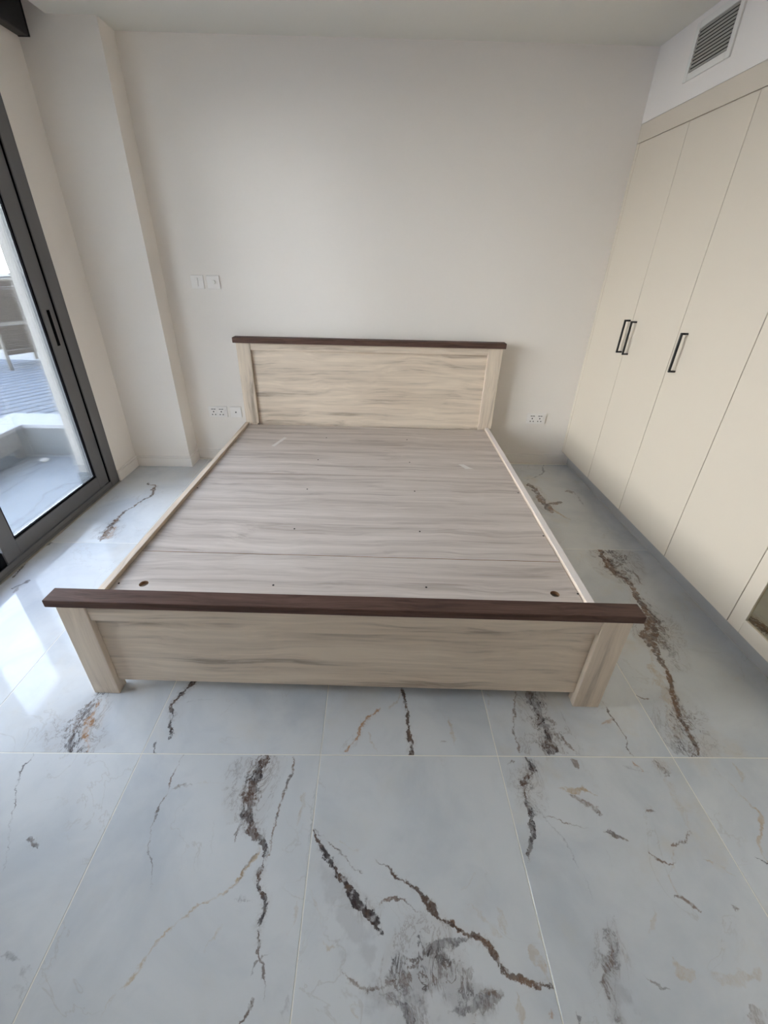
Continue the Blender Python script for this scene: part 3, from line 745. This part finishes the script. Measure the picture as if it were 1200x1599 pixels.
blind = empty('blind_cassette', (XL, 0, 2.45))
tag(blind, 'black roller blind cassette high above the sliding door', 'blind')
box('housing', (0.002, 0.062), (-0.36, YP - 0.012), (0.0, 0.16), M_BLACK, blind, 0.004)
box('end_cap', (0.001, 0.064), (YP - 0.011, YP - 0.003), (-0.001, 0.162), M_BLACK, blind, 0.002)

# ------------------------------------------------------------------ wardrobes
SEAMS = [2.388, 1.925, 1.4738, 0.9886, 0.5258, 0.060]
ZD0, ZD1 = 0.113, 2.1095


def handle_mesh():
    bm = bmesh.new()
    for (x, y, z) in (((-0.036, -0.026), (-0.005, 0.005), (-0.097, 0.097)), ((-0.0265, 0.0), (-0.005, 0.005), (0.087, 0.097)), ((-0.0265, 0.0), (-0.005, 0.005), (-0.097, -0.087))):
        r = bmesh.ops.create_cube(bm, size=1.0)
        bmesh.ops.scale(bm, vec=(x[1] - x[0], y[1] - y[0], z[1] - z[0]), verts=r['verts'])
        bmesh.ops.translate(bm, vec=((x[0] + x[1]) / 2, (y[0] + y[1]) / 2, (z[0] + z[1]) / 2), verts=r['verts'])
        bmesh.ops.bevel(bm, geom=list({e for v in r['verts'] for e in v.link_edges}), offset=0.0018, segments=2, affect='EDGES', profile=0.5)
    me = bpy.data.meshes.new('handle')
    bm.to_mesh(me)
    bm.free()
    me.materials.append(M_BLACK)
    return me


HM = handle_mesh()


def wardrobe(first, last, label, doors):
    """doors: list of (index, 'plain' or 'mirror', side of the handle or None)"""
    ya, yb = SEAMS[last], SEAMS[first]
    w = empty('wardrobe', (XC, (ya + yb) / 2, 0))
    tag(w, label, 'wardrobe', 'built-in wardrobes')
    oy = w.location.y
    boxes('carcass', [((0.024, 0.58), (ya - oy + 0.0005, ya - oy + 0.018), (0.114, 2.11)), ((0.024, 0.58), (yb - oy - 0.018, yb - oy - 0.0005), (0.114, 2.11)),
                      ((0.024, 0.58), (ya - oy + 0.018, yb - oy - 0.018), (0.114, 0.132)), ((0.024, 0.58), (ya - oy + 0.018, yb - oy - 0.018), (2.092, 2.11)),
                      ((0.565, 0.58), (ya - oy + 0.018, yb - oy - 0.018), (0.132, 2.092))], M_CREAM, w)
    for d, kind, side in doors:
        y0, y1 = SEAMS[d + 1] - oy + 0.0015, SEAMS[d] - oy - 0.0015
        yc = (y0 + y1) / 2
        if kind == 'plain':
            dr = box('door', (0.0, 0.021), (y0, y1), (ZD0, ZD1), M_CREAM, w, 0.0012)
        else:
            f = 0.066
            dr = boxes('door', [((0.0, 0.021), (y0, y0 + f), (ZD0, ZD1)), ((0.0, 0.021), (y1 - f, y1), (ZD0, ZD1)),
                                ((0.0, 0.021), (y0 + f, y1 - f), (ZD0, ZD0 + f + 0.004)), ((0.0, 0.021), (y0 + f, y1 - f), (ZD1 - f, ZD1))], M_CREAM, w, 0.0008, loc=(0.0105, yc, (ZD0 + ZD1) / 2))
            mi = box('mirror', (-0.004, 0.004), (-(y1 - y0) / 2 + f + 0.0005, (y1 - y0) / 2 - f - 0.0005), (-(ZD1 - ZD0) / 2 + f + 0.005, (ZD1 - ZD0) / 2 - f - 0.0005), M_MIRROR, dr)
            mi['label'] = 'bronze tinted mirror panel'
        if side is not None:
            hy = side - oy
            h = link('handle', HM, None, dr, (0.0 - dr.location.x, hy - dr.location.y, 1.084 - dr.location.z))
            h['label'] = 'slim black bar handle'


wardrobe(0, 2, 'cream two-door wardrobe beside the back wall with a pair of black handles', [(0, 'plain', 1.950), (1, 'plain', 1.876)])
wardrobe(2, 3, 'cream single-door wardrobe with one black handle near its left edge', [(2, 'plain', 1.402)])
wardrobe(3, 5, 'cream wardrobe with a mirror panel, cut by the right picture edge', [(3, 'plain', None), (4, 'mirror', None)])
struct(box('wall_right_rear', (XC, 2.2), (YR, SEAMS[5] - 0.001), (0, 2.2055), M_WALL))

# ------------------------------------------------------------------ air vent above the wardrobes
vent = empty('air_vent', (XC, 1.915, 2.400))
tag(vent, 'white framed air-conditioning grille with dark louvres on the bulkhead', 'air vent')
vw, vh, fw = 0.165, 0.110, 0.030
boxes('frame', [((-0.010, -0.0005), (-vw, -vw + fw), (-vh, vh)), ((-0.010, -0.0005), (vw - fw, vw), (-vh, vh)), ((-0.010, -0.0005), (-vw + fw, vw - fw), (-vh, -vh + fw)), ((-0.010, -0.0005), (-vw + fw, vw - fw), (vh - fw, vh))], M_VENT, vent, 0.002)
box('backing', (-0.002, -0.0006), (-vw + fw, vw - fw), (-vh + fw, vh - fw), M_DUCT, vent)
ns = 11
for k in range(ns):
    z = -vh + fw + (k + 0.5) * (2 * (vh - fw) / ns)
    s = link('louvre', box_mesh('louvre', 0.008, 2 * (vw - fw) - 0.002, 0.0028), M_SLAT, vent, (-0.0062, 0, z))
    s.rotation_euler = (0, 0.55, 0)

# ------------------------------------------------------------------ switches and sockets on the back wall
def plate(name, label, cat, x0, x1, z0, z1, y=YB, group=None):
    e = empty(name, ((x0 + x1) / 2, y, (z0 + z1) / 2))
    tag(e, label, cat, group)
    hx, hz = (x1 - x0) / 2, (z1 - z0) / 2
    box('plate', (-hx, hx), (-0.009, -0.0005), (-hz, hz), M_PLATE, e, 0.0022, 2)
    return e


e = plate('light_switch', 'white wall switch with a slim vertical rocker, left of the dimmer', 'switch', -1.262, -1.176, 1.275, 1.359)
box('rocker', (-0.006, 0.006), (-0.0145, -0.0085), (-0.026, 0.026), M_PLATE, e, 0.002, 2)
e = plate('dimmer_switch', 'white dimmer switch with a small round knob on the wall', 'switch', -1.153, -1.067, 1.275, 1.359)
disc('knob', 0.0105, 0.020, M_PLATE, e, (0.006, -0.018, 0.002), 'Y', 24, 0.0015)


def socket(label, x0, x1, z0, z1):
    e = plate('wall_socket', label, 'socket', x0, x1, z0, z1, group='double wall sockets')
    for cx in (-0.034, 0.026):
        u = boxes('outlet', [((cx - 0.025, cx + 0.025), (-0.0105, -0.0088), (-0.034, 0.034))], M_PLATE, e, 0.0008, loc=(cx, -0.0096, 0))
        boxes('slot', [((-0.016, -0.001), (-0.0018, -0.0006), (0.019, 0.024)), ((0.002, 0.017), (-0.0018, -0.0006), (0.019, 0.024))], M_HOLE, u)
        boxes('pin_hole', [((-0.004, 0.004), (-0.0018, -0.0006), (-0.003, 0.006))], M_HOLE, u)
        boxes('pin_hole', [((-0.016, -0.008), (-0.0018, -0.0006), (-0.025, -0.018))], M_HOLE, u)
        boxes('pin_hole', [((0.008, 0.016), (-0.0018, -0.0006), (-0.025, -0.018))], M_HOLE, u)
    box('rocker', (0.056, 0.062), (-0.0125, -0.0085), (0.004, 0.022), M_PLATE, e, 0.0008)


socket('white double wall socket left of the headboard, beside the blank plate', -1.299, -1.153, 0.359, 0.445)
socket('white double wall socket between the headboard and the wardrobe', 1.225, 1.371, 0.348, 0.433)
e = plate('aerial_plate', 'small white aerial plate between wall socket and headboard post', 'wall plate', -1.129, -1.043, 0.358, 0.444)
disc('aerial_pin', 0.005, 0.004, M_HOLE, e, (0.0, -0.0105, 0.0), 'Y', 14)

# ------------------------------------------------------------------ the bed
BW, BL = 1.9156, 2.1116
bed = empty('bed_frame', (-1.0452, 0.2264, 0.0), -0.0226)
tag(bed, 'pale ash double bed frame with dark brown caps and no mattress', 'bed')
HF, HH = 0.4653, 0.9736
# foot end
for x0 in (0.0, BW - 0.097):
    box('leg', (x0, x0 + 0.097), (0.0, 0.048), (0, HF - 0.030), M_WOODZ, bed, 0.0025, 2)
box('footboard_panel', (0.0975, BW - 0.0975), (0.020, 0.038), (0.055, 0.374), M_WOODX, bed, 0.001)
box('footboard_rail', (0.0975, BW - 0.0975), (0.004, 0.046), (0.3745, HF - 0.030), M_WOODX, bed, 0.0015)
fc = box('footboard_cap', (-0.0345, BW + 0.0345), (-0.002, 0.062), (HF - 0.0295, HF), M_DARKW, bed, 0.003, 2)
fc['label'] = 'dark brown wood-grain cap board'
# head end
YH = BL + 0.020
for x0 in (0.0, BW - 0.100):
    box('headboard_post', (x0, x0 + 0.100), (YH, YH + 0.045), (0.335, HH - 0.0375), M_WOODZ, bed, 0.002, 2)
for x0 in (0.030, BW - 0.100):
    box('head_leg', (x0, x0 + 0.060), (YH + 0.004, YH + 0.043), (0, 0.3345), M_WOODZ, bed, 0.001)
box('headboard_panel', (0.1005, BW - 0.1005), (YH + 0.020, YH + 0.038), (0.16, 0.885), M_WOODX, bed, 0.001)
box('headboard_rail', (0.1005, BW - 0.1005), (YH + 0.004, YH + 0.044), (0.8855, HH - 0.0375), M_WOODX, bed, 0.0015)
hc = box('headboard_cap', (-0.0155, BW + 0.0155), (BL, YH + 0.052), (HH - 0.0371, HH), M_DARKW, bed, 0.003, 2)
hc['label'] = 'dark brown wood-grain cap board'
# side rails
ZR = 0.342
box('side_rail', (-0.0065, 0.0225), (0.049, YH - 0.0005), (0.10, ZR), M_WOODY, bed, 0.001)
rr = box('side_rail', (BW - 0.048, BW - 0.019), (0.049, YH - 0.0005), (0.10, ZR - 0.0015), M_WOODY, bed, 0.001)
et = box('edge_strip', (-0.0142, 0.0142), (-(YH - 0.05) / 2, (YH - 0.05) / 2), ((ZR - 0.1015) / 2 + 0.0001, (ZR - 0.1015) / 2 + 0.0015), M_RAWEDGE, rr)
et['label'] = 'pale unfinished top edge'
# platform boards with drilled finger holes
ZP = 0.3257
PX0, PX1 = 0.026, BW - 0.0515


def board(y0, y1, holes):
    bm = bmesh.new()
    cx, cy = (PX0 + PX1) / 2, (y0 + y1) / 2
    th = 0.016
    loops = [[(PX0 - cx, y0 - cy), (PX1 - cx, y0 - cy), (PX1 - cx, y1 - cy), (PX0 - cx, y1 - cy)]]
    for hx, hy, hr in holes:
        loops.append([(hx - cx + hr * math.cos(t * math.pi / 14), hy - cy + hr * math.sin(t * math.pi / 14)) for t in range(28)])
    lay = []
    for z in (0.0, -th):
        es, vv = [], []
        for lp in loops:
            vs = [bm.verts.new((a, b, z)) for a, b in lp]
            vv.append(vs)
            es += [bm.edges.new((vs[i], vs[(i + 1) % len(vs)])) for i in range(len(vs))]
        bmesh.ops.triangle_fill(bm, use_beauty=True, use_dissolve=False, edges=es)
        lay.append(vv)
    for a, b in zip(*lay):
        for i in range(len(a)):
            k = (i + 1) % len(a)
            f = bm.faces.new((a[i], a[k], b[k], b[i]))
            f.material_index = 1
    bmesh.ops.recalc_face_normals(bm, faces=bm.faces)
    me = bpy.data.meshes.new('platform_board')
    bm.to_mesh(me)
    bm.free()
    me.materials.append(M_PLAT)
    me.materials.append(M_CHIP)
    return link('platform_board', me, None, bed, (cx, cy, ZP))


SCREW = None
PB = [(0.070, 0.4635, [(0.141, 0.252, 0.0175), (1.770, 0.258, 0.0175)], [(0.653, 0.264), (1.263, 0.276), (0.043, 0.250), (1.862, 0.262)]),
      (0.4665, 1.2680, [], [(0.659, 0.671), (1.264, 0.677), (0.653, 1.078), (1.262, 1.087), (1.856, 0.667), (0.036, 1.06), (1.852, 1.10)]),
      (1.2695, BL + 0.018, [], [(0.656, 1.486), (1.251, 1.482), (0.66, 1.88), (1.25, 1.88)])]
boards = []
for y0, y1, hs, sc in PB:
    b = board(y0, y1, hs)
    boards.append(b)
    for sx, sy in sc:
        if SCREW is None:
            s = disc('screw', 0.0042, 0.0012, M_HOLE, b, (sx - b.location.x, sy - b.location.y, 0.0005), 'Z', 10)
            SCREW = s.data
        else:
            link('screw', SCREW, None, b, (sx - b.location.x, sy - b.location.y, 0.0005))
# strips of tape residue left on the boards
for b, pts in ((boards[2], [(0.300, 1.70), (0.322, 1.69), (0.375, 1.86), (0.353, 1.87)]), (boards[2], [(1.565, 1.47), (1.60, 1.405), (1.655, 1.405), (1.63, 1.425), (1.60, 1.47)])):
    q = prism('tape_residue', [(x - b.location.x, y - b.location.y) for x, y in pts], 0.0002, 0.0006, M_TAPE, b)
    q['label'] = 'pale strip of tape residue'
# bearer under the boards
box('bearer', (BW / 2 - 0.03, BW / 2 + 0.03), (0.05, YH + 0.018), (0.2485, ZP - 0.0165), M_WOODY, bed)
for yy in (0.75, 1.45):
    box('centre_leg', (BW / 2 - 0.02, BW / 2 + 0.02), (yy, yy + 0.04), (0, 0.248), M_WOODZ, bed)

# ------------------------------------------------------------------ outside: sunken patio, deck, garden wall, overhang
struct(box('wall_exterior', (-2.155, XL - 0.031), (1.995, 5.2), (-0.1, 3.0), M_EXT), 'cream rendered outside wall beside the sliding door')
struct(boxes('trim_3', [((-2.160, -2.000), (1.982, 1.9945), (-0.02, 0.062))], M_STONEW), 'grey tile skirting on the outside wall')
PXW, PYW, ZC = -2.86, 2.475, 0.255
patio = struct(box('patio_floor', (PXW, XL - 0.122), (-5.0, PYW), (-0.12, -0.024), M_GROUT))
for i in range(2):
    for j in range(-3, 3):
        x1 = XL - 0.124 - 0.6 * i
        x0 = max(x1 - 0.597, PXW + 0.001)
        y1 = PYW - 0.002 - 1.2 * (2 - j)
        t = box('tile', (x0, x1), (y1 - 1.197, y1), (-0.024, -0.012), M_STONE, None, 0.001)
        t.parent = patio
        t.location = Vector(t.location) - Vector(patio.location)
w1 = struct(box('wall_patio_side', (PXW - 0.25, PXW), (-5.0, PYW + 0.25), (-0.12, ZC - 0.030), M_GROUT))
w2 = struct(box('wall_patio_end', (PXW, -2.156), (PYW, PYW + 0.25), (-0.12, ZC - 0.030), M_GROUT))
for k in range(6):
    t = box('wall_tile', (PXW + 0.0005, PXW + 0.008), (PYW - 0.01 - 0.6 * (k + 1) + 0.003, PYW - 0.01 - 0.6 * k), (-0.010, ZC - 0.031), M_STONEW, None)
    t.parent = w1
    t.location = Vector(t.location) - Vector(w1.location)
for x0, x1 in ((PXW + 0.009, -2.500), (-2.497, -2.165)):
    t = box('wall_tile', (x0, x1), (PYW - 0.008, PYW - 0.0005), (-0.010, ZC - 0.031), M_STONEW, None)
    t.parent = w2
    t.location = Vector(t.location) - Vector(w2.location)
c1 = box('coping', (PXW - 0.26, PXW + 0.02), (-5.0, PYW - 0.022), (ZC - 0.0295, ZC), M_COPING, None, 0.003)
c1.parent = w1
c1.location = Vector(c1.location) - Vector(w1.location)
c2 = prism('coping', [(PXW - 0.26, PYW - 0.021), (-2.158, PYW - 0.021), (-2.158, PYW + 0.26), (PXW - 0.26, PYW + 0.26)], ZC - 0.0295, ZC, M_COPING)
c2.parent = w2
c2.location = -Vector(w2.location)

deck = struct(boxes('deck', [((-9.0, PXW - 0.262), (-5.0, 4.95), (-0.1, 0.215)), ((PXW - 0.262, -2.16), (PYW + 0.262, 4.95), (-0.1, 0.215))], M_GAP), 'pale grey decking above the sunken patio')


def clip(poly, nx, ny, d):
    """keep the side n.p <= d"""
    out = []
    for i in range(len(poly)):
        a, b = poly[i], poly[(i + 1) % len(poly)]
        da, db = a[0] * nx + a[1] * ny - d, b[0] * nx + b[1] * ny - d
        if da <= 0:
            out.append(a)
        if da * db < 0:
            t = da / (da - db)
            out.append((a[0] + t * (b[0] - a[0]), a[1] + t * (b[1] - a[1])))
    return out


dxy = Vector((0.5, 0.866))
nxy = Vector((0.866, -0.5))
for rect in (((-6.2, 1.2), (PXW - 0.262, 4.95)), ((PXW - 0.2615, PYW + 0.262), (-2.16, 4.95))):
    (ax, ay), (bx_, by_) = rect
    for k in range(-75, -12):
        c = nxy * (k * 0.132)
        a, b = nxy * 0.0555, dxy * 9.0
        poly = [tuple(c - b - a), tuple(c - b + a), tuple(c + b + a), tuple(c + b - a)]
        poly = [(q[0], q[1]) for q in poly]
        for nx, ny, d in ((-1, 0, -ax), (1, 0, bx_), (0, -1, -ay), (0, 1, by_)):
            poly = clip(poly, nx, ny, d) if len(poly) > 2 else []
        if len(poly) < 3:
            continue
        ar = sum(poly[i][0] * poly[(i + 1) % len(poly)][1] - poly[(i + 1) % len(poly)][0] * poly[i][1] for i in range(len(poly))) / 2
        if abs(ar) < 0.02:
            continue
        if ar < 0:
            poly = poly[::-1]
        q = prism('board', poly, 0.216, 0.238, M_DECK)
        q.parent = deck
        q.matrix_parent_inverse = Matrix.Identity(4)
struct(box('wall_garden', (-9.0, 1.0), (5.6, 5.75), (-0.1, 1.22), M_WHITEWALL), 'white garden wall beyond the deck')
struct(box('ground', (-30, -2.16), (4.96, 30), (-0.2, 0.10), M_GROUND))
struct(box('ground_garden', (-30, -9.01), (-30, 4.95), (-0.2, 0.10), M_GROUND))
struct(box('roof_overhang', (-3.57, XL - 0.031), (-0.3, 5.2), (2.801, 3.05), M_EXT), 'overhanging roof slab above the patio')

# wicker armchair on the deck
ch = empty('wicker_chair', (-4.33, 4.35, 0.2385), math.radians(60))
tag(ch, 'brown wicker armchair on the deck outside the sliding door', 'chair')
cw, cdp = 0.50, 0.50      # local x runs along the woven side that faces the room, local y away from the room
for lx, ly in ((0.0, 0.0), (cw, 0.0), (0.0, cdp), (cw, cdp)):
    tube('leg', [(lx, ly, 0.0), (lx, ly, 0.50)], 0.018, M_WICKERL, ch, 10)


def weave(name, x, y, z, n, alongx=True):
    lst = []
    for k in range(n):
        a = z[0] + (z[1] - z[0]) * k / n
        b = z[0] + (z[1] - z[0]) * (k + 0.86) / n
        o = 0.004 * (k % 2)
        lst.append(((x[0], x[1]), (y[0] - o, y[1] - o), (a, b)) if alongx else ((x[0] - o, x[1] - o), (y[0], y[1]), (a, b)))
    return boxes(name, lst, M_WICKER, ch)


weave('side_panel', (0.019, cw - 0.019), (-0.008, 0.010), (0.17, 0.49), 12)
weave('side_panel', (0.019, cw - 0.019), (cdp - 0.010, cdp + 0.008), (0.17, 0.49), 12)
weave('front_panel', (-0.012, 0.006), (0.35, cdp - 0.019), (0.30, 0.49), 7, False)
weave('arm_panel', (-0.16, cw + 0.02), (-0.012, 0.012), (0.53, 0.95), 16)
weave('arm_panel', (-0.16, cw + 0.02), (cdp - 0.012, cdp + 0.012), (0.53, 0.95), 16)
weave('backrest', (cw + 0.022, cw + 0.05), (-0.01, cdp + 0.01), (0.50, 1.02), 18, False)
boxes('seat', [((-0.02, cw + 0.02), (-0.02, cdp + 0.02), (0.495, 0.525))], M_WICKERL, ch, 0.006)
for ly in (0.0, cdp):
    tube('armrest', [(-0.17, ly, 0.965), (cw + 0.03, ly, 0.965)], 0.018, M_WICKERL, ch, 10)

# crumpled scrap on the patio floor
bm = bmesh.new()
bmesh.ops.create_icosphere(bm, subdivisions=2, radius=0.035)
rs = random.Random(3)
for v in bm.verts:
    v.co *= rs.uniform(0.6, 1.15)
    v.co.z *= 0.45
zmin = min(v.co.z for v in bm.verts)
me = bpy.data.meshes.new('paper_scrap')
bm.to_mesh(me)
bm.free()
tag(link('paper_scrap', me, M_SCRAP, None, (-2.66, 2.33, -0.012 - zmin)), 'small white crumpled scrap lying on the patio floor', 'scrap')
